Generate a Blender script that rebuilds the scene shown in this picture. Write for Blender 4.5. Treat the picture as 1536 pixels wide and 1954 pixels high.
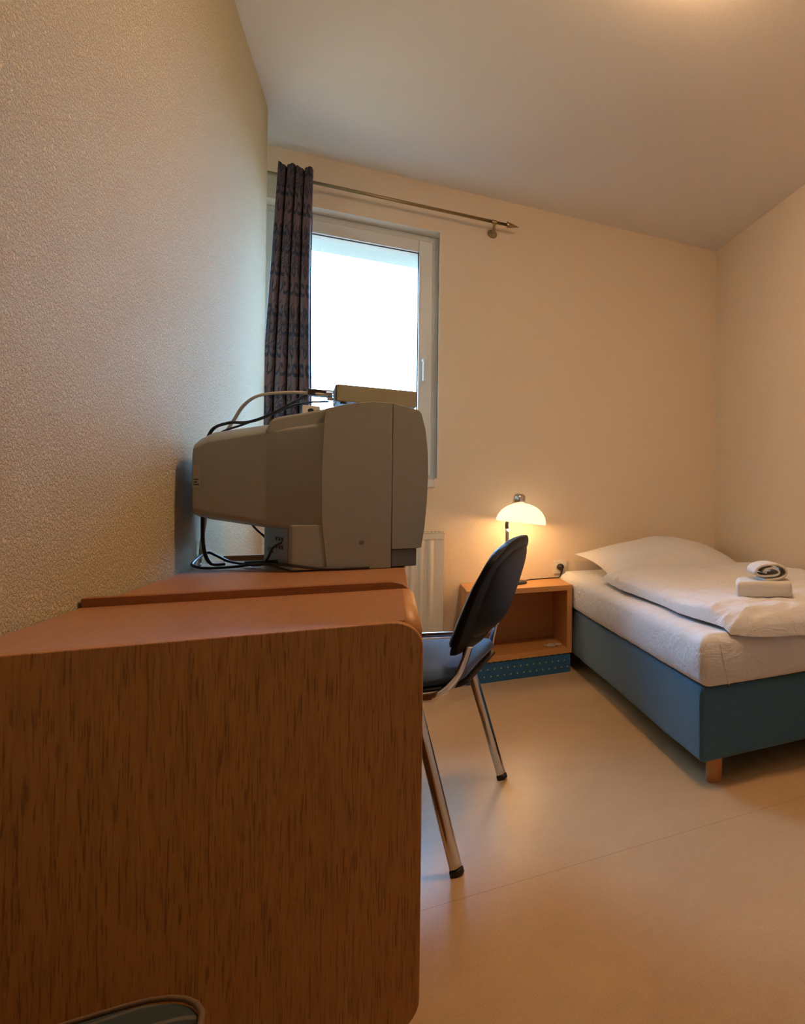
import bpy, bmesh, math, random
from mathutils import Vector, Matrix, noise
random.seed(7)
for o in list(bpy.data.objects): bpy.data.objects.remove(o, do_unlink=True)
S = bpy.context.scene
COL = S.collection
PI = math.pi
R = math.radians

# ---------------------------------------------------------------- camera
YAW, PIT, ROLL, FPX, CX, CY, CAMH = .5713, .0109, .0049, 1204.96, 1522.33, 941.57, .9305
fw = Vector((math.sin(YAW)*math.cos(PIT), math.cos(YAW)*math.cos(PIT), math.sin(PIT)))
rt = Vector((math.cos(YAW), -math.sin(YAW), 0)); up = rt.cross(fw)
rt2 = rt*math.cos(ROLL) + up*math.sin(ROLL); up2 = up*math.cos(ROLL) - rt*math.sin(ROLL)
cd = bpy.data.cameras.new('camera'); cam = bpy.data.objects.new('camera', cd); COL.objects.link(cam)
M = Matrix((rt2, up2, -fw)).transposed().to_4x4(); M.translation = Vector((0, 0, CAMH)); cam.matrix_world = M
cd.sensor_fit = 'VERTICAL'; cd.sensor_height = 36; cd.lens = 36*FPX/1954
cd.shift_x = -(CX-768)/1954; cd.shift_y = (CY-977)/1954
cd.clip_start = .02
S.camera = cam

# ---------------------------------------------------------------- light and exposure
S.view_settings.view_transform = 'Standard'; S.view_settings.look = 'None'
S.view_settings.gamma = 1; S.view_settings.use_curve_mapping = False
S.view_settings.exposure = 0.06
SKY_STRENGTH = 54.0
SKY_COLOR = (.33, .62, 1.0)
CEIL_LAMP = 112.0        # emission of the ceiling dome
LAMP_W = 2.2           # bedside bulb
LAMP_COL = (1.0, .56, .22)
W = bpy.data.worlds.new('overcast_sky'); S.world = W; W.use_nodes = True
bg = W.node_tree.nodes['Background']; bg.inputs[0].default_value = (*SKY_COLOR, 1); bg.inputs[1].default_value = SKY_STRENGTH
_t = W.node_tree; _c = _t.nodes.new('ShaderNodeTexCoord'); _s = _t.nodes.new('ShaderNodeSeparateXYZ'); _r = _t.nodes.new('ShaderNodeValToRGB')
_t.links.new(_c.outputs['Generated'], _s.inputs[0]); _a = _t.nodes.new('ShaderNodeMath'); _a.operation = 'MULTIPLY_ADD'; _a.inputs[1].default_value = .5; _a.inputs[2].default_value = .5
_t.links.new(_s.outputs[2], _a.inputs[0]); _t.links.new(_a.outputs[0], _r.inputs[0])
# pale bright ground and buildings below the horizon, overcast sky above
_r.color_ramp.elements[0].position = .44; _r.color_ramp.elements[0].color = (.10, .11, .10, 1)
_r.color_ramp.elements[1].position = .50; _r.color_ramp.elements[1].color = (*SKY_COLOR, 1)
_t.links.new(_r.outputs[0], bg.inputs[0])

# ---------------------------------------------------------------- materials
class NT:
    def __init__(s, name):
        s.m = bpy.data.materials.new(name); s.m.use_nodes = True
        s.t = s.m.node_tree; s.n = s.t.nodes; s.l = s.t.links
        s.b = s.n['Principled BSDF']; s.out = s.n['Material Output']
        s.tc = s.n.new('ShaderNodeTexCoord')
    def add(s, typ, **k):
        n = s.n.new(typ)
        for a, b in k.items(): setattr(n, a, b)
        return n
    def link(s, a, b): s.l.new(a, b)
    def mapping(s, scale=(1,1,1), rot=(0,0,0), src=None):
        n = s.add('ShaderNodeMapping'); n.inputs['Scale'].default_value = scale; n.inputs['Rotation'].default_value = rot
        s.link(src or s.tc.outputs['Object'], n.inputs[0]); return n.outputs[0]
    def noise(s, vec, scale, detail=3, rough=.5, dist=0):
        n = s.add('ShaderNodeTexNoise'); n.inputs['Scale'].default_value = scale; n.inputs['Detail'].default_value = detail
        n.inputs['Roughness'].default_value = rough; n.inputs['Distortion'].default_value = dist
        s.link(vec, n.inputs['Vector']); return n.outputs['Fac']
    def ramp(s, fac, stops):
        n = s.add('ShaderNodeValToRGB'); e = n.color_ramp.elements
        while len(e) < len(stops): e.new(.5)
        for i, (p, c) in enumerate(stops):
            e[i].position = p; e[i].color = (*c, 1) if len(c) == 3 else c
        s.link(fac, n.inputs[0]); return n.outputs[0]
    def math(s, op, a, b=None, c=None):
        n = s.add('ShaderNodeMath', operation=op)
        for i, v in enumerate((a, b, c)):
            if v is None: continue
            if hasattr(v, 'is_linked'): s.link(v, n.inputs[i])
            else: n.inputs[i].default_value = v
        return n.outputs[0]
    def mix(s, fac, a, b, mode='MIX'):
        n = s.add('ShaderNodeMix', data_type='RGBA', blend_type=mode)
        for sock, v in ((n.inputs[0], fac), (n.inputs[6], a), (n.inputs[7], b)):
            if hasattr(v, 'is_linked'): s.link(v, sock)
            elif isinstance(v, tuple): sock.default_value = (*v, 1)
            else: sock.default_value = v
        return n.outputs[2]
    def bump(s, h, strength=.5, dist=.002):
        n = s.add('ShaderNodeBump'); n.inputs['Strength'].default_value = strength; n.inputs['Distance'].default_value = dist
        s.link(h, n.inputs['Height']); s.link(n.outputs[0], s.b.inputs['Normal']); return n
    def base(s, c, rough=.5, metal=0, spec=None):
        if hasattr(c, 'is_linked'): s.link(c, s.b.inputs['Base Color'])
        else: s.b.inputs['Base Color'].default_value = (*c, 1)
        s.b.inputs['Roughness'].default_value = rough; s.b.inputs['Metallic'].default_value = metal
        if spec is not None: s.b.inputs['Specular IOR Level'].default_value = spec

def plain(name, c, rough=.5, metal=0, var=.06, scale=30, bump=0, bscale=200, spec=None):
    k = NT(name); v = k.tc.outputs['Object']
    d = tuple(x*(1-var) for x in c)
    k.base(k.mix(k.noise(v, scale, 4), c, d), rough, metal, spec)
    if bump: k.bump(k.noise(v, bscale, 3), bump, .001)
    return k.m

def wall_mat(name, c, c2, bscale, dist, strength):
    k = NT(name); v = k.tc.outputs['Object']
    k.base(k.mix(k.noise(v, 2.2, 5), c, c2), .88, spec=.25)
    n1 = k.noise(v, bscale, 4, .6, .4); n2 = k.noise(v, bscale*.35, 2)
    k.bump(k.math('ADD', k.ramp(n1, [(.38, (0,0,0)), (.66, (1,1,1))]), k.math('MULTIPLY', n2, .5)), strength, dist)
    return k.m

def wood_mat(name, light, dark, axis, rough=.35, pores=.75, fine=1.0, bump=.12):
    k = NT(name)
    sc = [1, 1, 1]; sc[axis] = .07
    v = k.mapping(tuple(sc))
    sp = [1, 1, 1]; sp[axis] = .05
    vp = k.mapping(tuple(sp))
    g = k.noise(v, 22*fine, 3, .55, 1.6)
    fineg = k.noise(v, 150*fine, 2, .6, .3)
    por = k.noise(vp, 330*fine, 2, .6, 0)
    big = k.noise(k.tc.outputs['Object'], 1.3, 2)
    c = k.mix(k.ramp(g, [(.3, (0,0,0)), (.7, (1,1,1))]), light, tuple(l*.85+d*.15 for l, d in zip(light, dark)))
    c = k.mix(k.math('MULTIPLY', k.ramp(fineg, [(.45, (0,0,0)), (.75, (1,1,1))]), .45), c, dark)
    pm = k.ramp(por, [(.54, (0,0,0)), (.66, (1,1,1))])
    c = k.mix(k.math('MULTIPLY', pm, pores), c, dark)
    c = k.mix(k.math('MULTIPLY', big, .25), c, tuple(x*.75 for x in light))
    k.base(c, rough, spec=.45)
    k.bump(k.math('MULTIPLY', pm, -1), bump, .0006)
    return k.m

def fabric_mat(name, c, c2, scale=700, bump=.4, rough=.95, sheen=.3):
    k = NT(name); v = k.tc.outputs['Object']
    n = k.noise(v, scale, 2, .6)
    c3 = k.mix(k.ramp(n, [(.35, (0,0,0)), (.65, (1,1,1))]), c, c2)
    k.base(c3, rough, spec=.2)
    k.b.inputs['Sheen Weight'].default_value = sheen
    k.bump(n, bump, .0008)
    return k.m

M_WALL_L = wall_mat('rough_cream_plaster', (.83, .72, .47), (.79, .67, .42), 190, .006, 1.0)
M_WALL = wall_mat('painted_woodchip', (.82, .69, .54), (.79, .66, .51), 90, .002, .35)
M_CEIL = wall_mat('white_ceiling_paint', (.80, .74, .66), (.78, .72, .64), 60, .0008, .2)
M_OUT = plain('outside_render', (.11, .13, .13), .9, bump=.4)

def floor_mat():
    k = NT('beige_linoleum'); v = k.tc.outputs['Object']
    a = k.noise(v, 3.0, 6, .65, .6); b = k.noise(v, 30, 6, .75, .15)
    st = k.noise(k.mapping((1, 1, 1), (0, 0, .5)), 260, 3, .7)
    c = k.mix(k.ramp(a, [(.3, (0,0,0)), (.7, (1,1,1))]), (.60, .40, .22), (.50, .325, .17))
    c = k.mix(k.math('MULTIPLY', k.ramp(b, [(.35, (0,0,0)), (.7, (1,1,1))]), .3), c, (.64, .45, .27))
    c = k.mix(k.math('MULTIPLY', k.ramp(st, [(.50, (0,0,0)), (.70, (1,1,1))]), .5), c, (.36, .21, .1))
    sx = k.add('ShaderNodeSeparateXYZ'); k.link(v, sx.inputs[0])
    # welded sheet seam across the room and a few scuffs
    seam = k.math('LESS_THAN', k.math('ABSOLUTE', k.math('SUBTRACT', sx.outputs[1], 1.665)), .0012)
    vs = k.mapping((.9, 14, 1), (0, 0, .6))
    scuff = k.ramp(k.noise(vs, 6, 4, .7, .5), [(.70, (0,0,0)), (.76, (1,1,1))])
    c = k.mix(k.math('MULTIPLY', scuff, .3), c, (.28, .17, .08))
    c = k.mix(k.math('MULTIPLY', seam, .6), c, (.22, .13, .06))
    k.base(c, .3, spec=.5)
    rr = k.math('ADD', k.math('MULTIPLY', a, .05), .285); k.link(rr, k.b.inputs['Roughness'])
    hb = k.math('ADD', k.math('MULTIPLY', k.noise(v, 55, 3, .5), .5), k.math('MULTIPLY', k.noise(v, 6, 2), 2.0))
    k.bump(hb, .25, .0012)
    return k.m
M_FLOOR = floor_mat()

OAK_L, OAK_D = (.52, .225, .056), (.15, .06, .022)
M_OAK_V = wood_mat('brown_oak_laminate_upright', OAK_L, OAK_D, 2, .42, .75, 1.25)
M_OAK_Y = wood_mat('brown_oak_laminate_top', (.43, .20, .088), (.28, .12, .048), 1, .36, .25)
M_OAK_X = wood_mat('brown_oak_laminate_edge', (.34, .125, .035), (.13, .045, .014), 0, .4, .5)
M_BEECH = wood_mat('light_beech', (.62, .30, .10), (.46, .2, .06), 0, .42, .12, .6, .05)
M_BEECH_V = wood_mat('light_beech_upright', (.62, .30, .10), (.46, .2, .06), 2, .42, .12, .6, .05)
M_LEGWOOD = wood_mat('turned_pine', (.60, .27, .085), (.42, .16, .05), 2, .4, .2, .7, .05)
M_TV = plain('grey_tv_plastic', (.265, .275, .25), .42, var=.08, scale=9, bump=.08, bscale=900)
M_TV_D = plain('dark_grey_tv_plastic', (.12, .125, .12), .45, var=.08)
M_TV_D2 = plain('connector_panel_grey', (.2, .21, .21), .5)
M_SCREEN = plain('picture_tube_glass', (.02, .025, .025), .08)
M_BOX = plain('beige_metal_case', (.30, .28, .2), .4, var=.06)
M_STICK = plain('white_sticker', (.62, .6, .5), .6)
M_BLACK = plain('black_rubber', (.012, .013, .016), .45)
M_SHELL = plain('black_chair_plastic', (.005, .006, .008), .5, bump=.15, bscale=900, spec=.22)
M_CABLE_W = plain('cream_cable_sheath', (.55, .49, .38), .5)
M_PVC = plain('white_window_pvc', (.74, .74, .72), .3, var=.02)
M_GASKET = plain('dark_gasket', (.03, .04, .045), .5)
M_RAD = plain('white_radiator_enamel', (.78, .74, .66), .35, var=.02)
M_RADH = plain('radiator_grille_shadow', (.06, .055, .05), .7)
M_CHROME = plain('chrome', (.72, .72, .72), .12, 1, var=.02)
M_BRASS = plain('aged_brass', (.33, .26, .14), .32, 1, var=.15)
M_SOCK = plain('white_socket_plastic', (.78, .74, .66), .35, var=.02)
M_PAPER = plain('tissue_paper', (.8, .78, .74), .8)
def sheet_mat():
    k = NT('white_cotton_sheet'); v = k.tc.outputs['Object']
    k.base(k.mix(k.noise(v, 20, 3), (.79, .80, .84), (.77, .775, .81)), .85, spec=.2)
    a = k.noise(k.mapping((1, 1.6, 1.2), (0, 0, .5)), 9, 4, .6, 1.2)
    fold = k.math('ABSOLUTE', k.math('SUBTRACT', a, .5))
    c = k.noise(k.mapping((2.2, 1, 1), (0, 0, -.4)), 22, 3, .55, .8)
    k.bump(k.math('ADD', k.math('MULTIPLY', fold, 2.2), k.math('MULTIPLY', c, .45)), .55, .012)
    return k.m
M_SHEET = sheet_mat()
M_TOWEL = fabric_mat('white_terry', (.80, .77, .72), (.68, .65, .6), 520, .9)
M_SEAT = fabric_mat('blue_seat_fabric', (.085, .15, .26), (.045, .085, .17), 900, .4)
M_BED = fabric_mat('petrol_blue_velour', (.068, .17, .25), (.052, .135, .20), 260, .25, sheen=.2)

def plinth_mat():
    k = NT('blue_carpet_with_yellow_dots'); v = k.tc.outputs['Object']
    sx = k.add('ShaderNodeSeparateXYZ'); k.link(v, sx.inputs[0])
    px = k.math('DIVIDE', sx.outputs[0], .031); pz = k.math('DIVIDE', k.math('SUBTRACT', sx.outputs[2], .012), .036)
    row = k.math('FLOOR', pz)
    px = k.math('ADD', px, k.math('MULTIPLY', row, .5))
    fx = k.math('SUBTRACT', k.math('FRACT', px), .5); fz = k.math('SUBTRACT', k.math('FRACT', pz), .5)
    r = k.math('SQRT', k.math('ADD', k.math('MULTIPLY', fx, fx), k.math('MULTIPLY', k.math('MULTIPLY', fz, fz), 1.35)))
    dot = k.math('LESS_THAN', r, .13)
    n = k.noise(v, 500, 2)
    c = k.mix(n, (.03, .11, .23), (.045, .15, .31))
    k.base(k.mix(dot, c, (.42, .40, .16)), .95, spec=.1); k.bump(n, .5, .001)
    return k.m
M_PLINTH = plinth_mat()

def curtain_mat():
    k = NT('curtain_scroll_brocade'); uv = k.tc.outputs['UV']
    sx = k.add('ShaderNodeSeparateXYZ'); k.link(uv, sx.inputs[0])
    U, V = sx.outputs[0], sx.outputs[1]
    def spiral(su, sv, off_u, off_v, turns, rad, flip):
        a = k.math('ADD', k.math('DIVIDE', U, su), off_u); b = k.math('ADD', k.math('DIVIDE', V, sv), off_v)
        fa = k.math('MULTIPLY', k.math('SUBTRACT', k.math('FRACT', a), .5), su*flip)
        fb = k.math('MULTIPLY', k.math('SUBTRACT', k.math('FRACT', b), .5), sv)
        r = k.math('SQRT', k.math('ADD', k.math('MULTIPLY', fa, fa), k.math('MULTIPLY', fb, fb)))
        th = k.math('DIVIDE', k.math('ARCTAN2', fb, fa), 2*PI)
        s = k.math('FRACT', k.math('ADD', th, k.math('MULTIPLY', r, turns)))
        arm = k.math('LESS_THAN', k.math('ABSOLUTE', k.math('SUBTRACT', s, .5)), .23)
        return k.math('MULTIPLY', arm, k.math('LESS_THAN', r, rad))
    a = spiral(.085, .19, .1, .0, 26, .040, 1)
    b = spiral(.085, .19, .62, .42, 22, .041, -1)
    # feathery leaf stems between the scrolls
    vv = k.mapping((1, 1, 1), (0, 0, .6), uv)
    wv = k.add('ShaderNodeTexWave'); wv.inputs['Scale'].default_value = 20; wv.inputs['Distortion'].default_value = 7
    wv.inputs['Detail'].default_value = 1; wv.inputs['Detail Scale'].default_value = 2.2; k.link(vv, wv.inputs[0])
    band = k.math('LESS_THAN', k.math('ABSOLUTE', k.math('SUBTRACT', k.math('FRACT', k.math('DIVIDE', V, .38)), .5)), .24)
    leaf = k.math('MULTIPLY', k.math('MULTIPLY', k.math('GREATER_THAN', wv.outputs['Fac'], .5), band), .75)
    m = k.math('MAXIMUM', k.math('MAXIMUM', a, b), leaf)
    c = k.mix(m, (.105, .068, .075), (.020, .026, .044))
    k.base(c, .8, spec=.3); k.bump(k.math('MULTIPLY', m, 1), .3, .001)
    return k.m
M_CURT = curtain_mat()

def stool_mat():
    k = NT('dark_petrol_feather_print'); v = k.tc.outputs['Object']
    vv = k.mapping((1, 1, 1), (0, 0, 1.2))
    wv = k.add('ShaderNodeTexWave'); wv.inputs['Scale'].default_value = 7; wv.inputs['Distortion'].default_value = 9
    wv.inputs['Detail'].default_value = 2; k.link(vv, wv.inputs[0])
    l = k.ramp(wv.outputs['Fac'], [(.86, (0,0,0)), (.95, (1,1,1))])
    n = k.noise(v, 9, 3)
    c = k.mix(k.ramp(n, [(.4, (0,0,0)), (.62, (1,1,1))]), (.008, .018, .02), (.02, .034, .036))
    k.base(k.mix(k.math('MULTIPLY', l, .7), c, (.13, .12, .09)), .85); k.bump(k.noise(v, 600, 2), .3, .001)
    return k.m
M_STOOL = stool_mat()
M_PIPING = plain('brown_welt', (.16, .09, .05), .7)

def glass_mat():
    k = NT('thin_window_glass'); k.n.remove(k.b)
    t = k.add('ShaderNodeBsdfTransparent'); g = k.add('ShaderNodeBsdfGlossy'); g.inputs['Roughness'].default_value = .02
    fr = k.add('ShaderNodeFresnel'); fr.inputs[0].default_value = 1.45
    t.inputs[0].default_value = (.96, .98, .98, 1)
    mx = k.add('ShaderNodeMixShader'); k.link(fr.outputs[0], mx.inputs[0]); k.link(t.outputs[0], mx.inputs[1]); k.link(g.outputs[0], mx.inputs[2])
    k.link(mx.outputs[0], k.out.inputs[0]); return k.m
M_GLASS = glass_mat()

def emit_mat(name, c, strength):
    k = NT(name); k.base((.85, .8, .7), .35)
    k.b.inputs['Emission Color'].default_value = (*c, 1); k.b.inputs['Emission Strength'].default_value = strength
    return k.m
M_SHADE = emit_mat('glowing_opal_shade', (1.0, .80, .50), 1.15)
M_DOME = emit_mat('glowing_ceiling_dome', (1.0, .61, .32), CEIL_LAMP)

# ---------------------------------------------------------------- helpers
def tag(o, label=None, cat=None, group=None, kind=None):
    if label: o['label'] = label
    if cat: o['category'] = cat
    if group: o['group'] = group
    if kind: o['kind'] = kind
    return o
def wloc(o):
    p = Vector((0, 0, 0))
    while o: p = p + o.location; o = o.parent
    return p
def thing(name, label, cat, loc, group=None):
    o = bpy.data.objects.new(name, None); COL.objects.link(o); o.location = loc; o.empty_display_size = .1
    return tag(o, label, cat, group)
def obj(name, bm, mat, parent=None, origin=None, smooth=False, bevel=0, seg=2, sub=0, angle=40):
    """links a bmesh given in room coordinates; its vertices are stored relative to its parent / origin"""
    base = wloc(parent) if parent else Vector(origin or (0, 0, 0))
    bmesh.ops.recalc_face_normals(bm, faces=bm.faces)
    bmesh.ops.translate(bm, verts=bm.verts, vec=-base)
    me = bpy.data.meshes.new(name); bm.to_mesh(me); bm.free()
    o = bpy.data.objects.new(name, me); COL.objects.link(o)
    if parent: o.parent = parent
    else: o.location = base
    for m in (mat if isinstance(mat, (list, tuple)) else [mat]): me.materials.append(m)
    if smooth or bevel:
        for p in me.polygons: p.use_smooth = True
    if bevel:
        b = o.modifiers.new('bevel', 'BEVEL'); b.width = bevel; b.segments = seg; b.limit_method = 'ANGLE'; b.angle_limit = R(angle)
        b.harden_normals = True
    if sub:
        s = o.modifiers.new('sub', 'SUBSURF'); s.levels = sub; s.render_levels = sub
    return o
def BM(): return bmesh.new()
def box(bm, x0, x1, y0, y1, z0, z1):
    v = [bm.verts.new((x, y, z)) for x in (x0, x1) for y in (y0, y1) for z in (z0, z1)]
    for f in ((0,1,3,2), (4,6,7,5), (0,4,5,1), (2,3,7,6), (0,2,6,4), (1,5,7,3)): bm.faces.new([v[i] for i in f])
    return bm
def boxm(*a): return box(BM(), *a)
def prism(bm, pts, axis, a, b):
    """extrudes a 2-D outline along an axis (0: pts=(y,z), 1: pts=(x,z), 2: pts=(x,y))"""
    def P(p, t):
        return (t, p[0], p[1]) if axis == 0 else (p[0], t, p[1]) if axis == 1 else (p[0], p[1], t)
    A = [bm.verts.new(P(p, a)) for p in pts]; B = [bm.verts.new(P(p, b)) for p in pts]
    bm.faces.new(A); bm.faces.new(B[::-1])
    n = len(pts)
    for i in range(n): bm.faces.new((A[i], A[(i+1) % n], B[(i+1) % n], B[i]))
    return bm
def arc(cx, cy, r, a0, a1, n=8):
    return [(cx+r*math.cos(R(a0+(a1-a0)*i/n)), cy+r*math.sin(R(a0+(a1-a0)*i/n))) for i in range(n+1)]
def tube(bm, pts, r, n=12, samples=8, flat=1.0, smoothpath=True):
    P = [Vector(p) for p in pts]
    if smoothpath and len(P) > 2:
        Q = []
        for i in range(len(P)-1):
            p0 = P[max(i-1, 0)]; p1 = P[i]; p2 = P[i+1]; p3 = P[min(i+2, len(P)-1)]
            for k in range(samples):
                t = k/samples
                Q.append(.5*((2*p1)+(-p0+p2)*t+(2*p0-5*p1+4*p2-p3)*t*t+(-p0+3*p1-3*p2+p3)*t**3))
        Q.append(P[-1]); P = Q
    rings = []; prev = None
    for i, p in enumerate(P):
        d = (P[min(i+1, len(P)-1)]-P[max(i-1, 0)]).normalized()
        if prev is None:
            a = Vector((0, 0, 1)) if abs(d.z) < .9 else Vector((0, 1, 0))
            prev = (a-d*a.dot(d)).normalized()
        else: prev = (prev-d*prev.dot(d)).normalized()
        q = d.cross(prev)
        rr = r(i/(len(P)-1)) if callable(r) else r
        rings.append([bm.verts.new(p+prev*rr*math.cos(2*PI*k/n)+q*rr*flat*math.sin(2*PI*k/n)) for k in range(n)])
    for a, b in zip(rings, rings[1:]):
        for k in range(n): bm.faces.new((a[k], a[(k+1) % n], b[(k+1) % n], b[k]))
    bm.faces.new(rings[0]); bm.faces.new(rings[-1][::-1])
    return bm
def lathe(bm, prof, c, n=32, mat=None):
    """prof: (r, z) pairs about a vertical axis through c; mat rotates about c"""
    rings = []
    c = Vector(c)
    for r, z in prof:
        if r < 1e-6:
            p = Vector((0, 0, z)); rings.append([bm.verts.new(c+(mat @ p if mat else p))])
        else:
            rings.append([])
            for k in range(n):
                p = Vector((r*math.cos(2*PI*k/n), r*math.sin(2*PI*k/n), z))
                rings[-1].append(bm.verts.new(c+(mat @ p if mat else p)))
    for a, b in zip(rings, rings[1:]):
        for k in range(n):
            k2 = (k+1) % n
            if len(a) == 1 and len(b) == 1: continue
            if len(a) == 1: bm.faces.new((a[0], b[k], b[k2]))
            elif len(b) == 1: bm.faces.new((a[k], a[k2], b[0]))
            else: bm.faces.new((a[k], a[k2], b[k2], b[k]))
    return bm
def struct(name, bm, mat, **k): return tag(obj(name, bm, mat, **k), kind='structure')

# ---------------------------------------------------------------- room shell
XL, YB, XR, HC, YE = -.466, 3.8976, 1.8373, 2.6179, 3.52
WX0, WX1, WZ0, WZ1 = -.90, .205, 1.02, 2.366       # window opening
Y0 = -1.5
struct('floor', boxm(-1.2, XR+.15, Y0-.15, YB+.3, -.08, 0), M_FLOOR)
struct('ceiling', boxm(-1.2, XR+.15, Y0-.15, YB+.3, HC, HC+.1), M_CEIL)
struct('wall_left', boxm(-1.15, XL, Y0, YE, 0, HC), M_WALL_L, bevel=.004)
struct('wall_alcove', boxm(-1.15, -1.0, YE, YB, 0, HC), M_WALL)
struct('wall_right', boxm(XR, XR+.15, Y0, YB, 0, HC), M_WALL)
struct('wall_front', boxm(-1.15, XR+.15, Y0-.15, Y0, 0, HC), M_WALL)
b = BM()
T = .3
box(b, -1.15, WX0, YB, YB+T, 0, HC); box(b, WX1, XR+.15, YB, YB+T, 0, HC)
box(b, WX0, WX1, YB, YB+T, 0, WZ0-.03); box(b, WX0, WX1, YB+.05, YB+T, WZ0-.03, WZ0); box(b, WX1-.0125, WX1, YB, YB+.06, WZ0-.03, WZ0+.018); box(b, WX0, WX1, YB, YB+T, WZ1, HC)
struct('wall_back', b, M_WALL)
# outside: roller-shutter housing above the opening and facade returns
struct('trim_1', boxm(WX0, WX1, YB+.16, YB+T+.12, 2.278, WZ1), M_OUT, bevel=.004)

# window: fixed frame, two sashes, panes, handle, sill
win = bpy.data.objects.new('window_1', None); COL.objects.link(win); win.location = (WX0, YB+.1, WZ0); tag(win, kind='structure')
FY0, FY1 = YB+.095, YB+.165
b = BM()
box(b, WX0, WX0+.045, FY0, FY1, WZ0, WZ1); box(b, WX1-.045, WX1, FY0, FY1, WZ0, WZ1)
box(b, WX0+.045, WX1-.045, FY0, FY1, WZ0, WZ0+.045); box(b, WX0+.045, WX1-.045, FY0, FY1, WZ1-.045, WZ1)
box(b, -.47-.03, -.47+.03, FY0, FY1, WZ0+.045, WZ1-.045)
obj('window_frame', b, M_PVC, win, bevel=.004)
def sash(x0, x1, handle):
    z0, z1 = WZ0+.035, WZ1-.035; w = .066; y0 = FY0-.018
    b = BM()
    box(b, x0, x0+w, y0, FY1-.01, z0, z1); box(b, x1-w, x1, y0, FY1-.01, z0, z1)
    box(b, x0+w, x1-w, y0, FY1-.01, z0, z0+w); box(b, x0+w, x1-w, y0, FY1-.01, z1-w, z1)
    s = obj('sash', b, M_PVC, win, bevel=.006, seg=3)
    b = BM(); g = .005; yy = y0+.02
    ye = FY1-.008
    box(b, x0+w, x0+w+g, yy, ye, z0+w, z1-w); box(b, x1-w-g, x1-w, yy, ye, z0+w, z1-w)
    box(b, x0+w+g, x1-w-g, yy, ye, z0+w, z0+w+g); box(b, x0+w+g, x1-w-g, yy, ye, z1-w-g, z1-w)
    obj('gasket', b, M_GASKET, s)
    obj('pane', boxm(x0+w+.001, x1-w-.001, yy+.006, yy+.012, z0+w+.001, z1-w-.001), M_GLASS, s)
    if handle:
        hx = x1-w/2-.004; hz = 1.675
        b = BM(); box(b, hx-.014, hx+.014, y0-.010, y0, hz-.03, hz+.035)
        lathe(b, [(0, 0), (.011, 0), (.011, .03), (0, .03)], (hx, y0-.005, hz), 16, Matrix.Rotation(R(90), 3, 'X'))
        tube(b, [(hx, y0-.034, hz+.008), (hx, y0-.036, hz-.03), (hx, y0-.038, hz-.115)], .009, 12, 6, .8)
        obj('handle', b, M_PVC, s, bevel=.003)
sash(-.47+.002, WX1-.028, True)
sash(WX0+.028, -.47-.002, False)
obj('window_sill', boxm(WX0, WX1-.012, YB-.012, FY0, WZ0-.03, WZ0+.012), M_PVC, win, bevel=.003)

# ---------------------------------------------------------------- desk units
def rpanel_pts(x0, x1, z0, z1, r):
    return [(x0, z0)]+arc(x1-r, z0+r, r, -90, 0, 8)+arc(x1-r, z1-r, r, 0, 90, 8)+[(x0, z1)]
XF = .042
dk = thing('desk_cabinet', 'brown oak laminate desk section nearest the camera with tall rounded side panel', 'desk', (-.2, 1.4, 0))
obj('side_panel', prism(BM(), rpanel_pts(XL+.004, XF+.003, .085, .735, .045), 1, 1.18, 1.205), M_OAK_V, dk, bevel=.0022, seg=3)
b = BM()
prism(b, [(1.2052, .71), (1.6295, .71), (1.6295, .7335), (1.2052, .7335)], 0, XL+.004, XF-.022)
obj('tabletop', b, M_OAK_Y, dk)
b = prism(BM(), [(XF-.022, .7335)]+arc(XF-.018, .7135, .02, 90, 0, 8)+[(XF+.002, .66), (XF-.012, .66), (XF-.012, .70), (XF-.022, .709)], 1, 1.2052, 1.6295)
obj('front_edge', b, M_BEECH, dk, smooth=True)
obj('rear_panel', boxm(XL+.004, XL+.02, 1.206, 1.629, .1, .708), M_OAK_V, dk)
obj('bottom_shelf', boxm(XL+.02, XF-.02, 1.206, 1.629, .1, .12), M_OAK_Y, dk)
obj('plinth', boxm(XL+.03, XF-.08, 1.19, 1.629, 0, .099), M_OAK_X, dk)
dk2 = thing('writing_desk', 'brown oak laminate desk carrying the television, raised rounded divider panel at its near end', 'desk', (-.2, 2.1, 0))
obj('side_panel', prism(BM(), rpanel_pts(XL+.004, XF, .085, .750, .045), 1, 1.630, 1.652), [M_OAK_X], dk2, bevel=.002, seg=3)
obj('side_panel', prism(BM(), rpanel_pts(XL+.03, XF, .085, .750, .045), 1, 2.600, 2.622), [M_OAK_X], dk2, bevel=.002, seg=3)
b = BM(); prism(b, [(1.6522, .708), (2.5995, .708), (2.5995, .7335), (1.6522, .7335)], 0, XL+.004, XF-.008)
obj('tabletop', b, M_OAK_Y, dk2, bevel=.003)
for y in (1.631, 2.601):
    obj('foot', boxm(XL+.05, XF-.08, y, y+.02, 0, .086), M_OAK_X, dk2)

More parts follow.
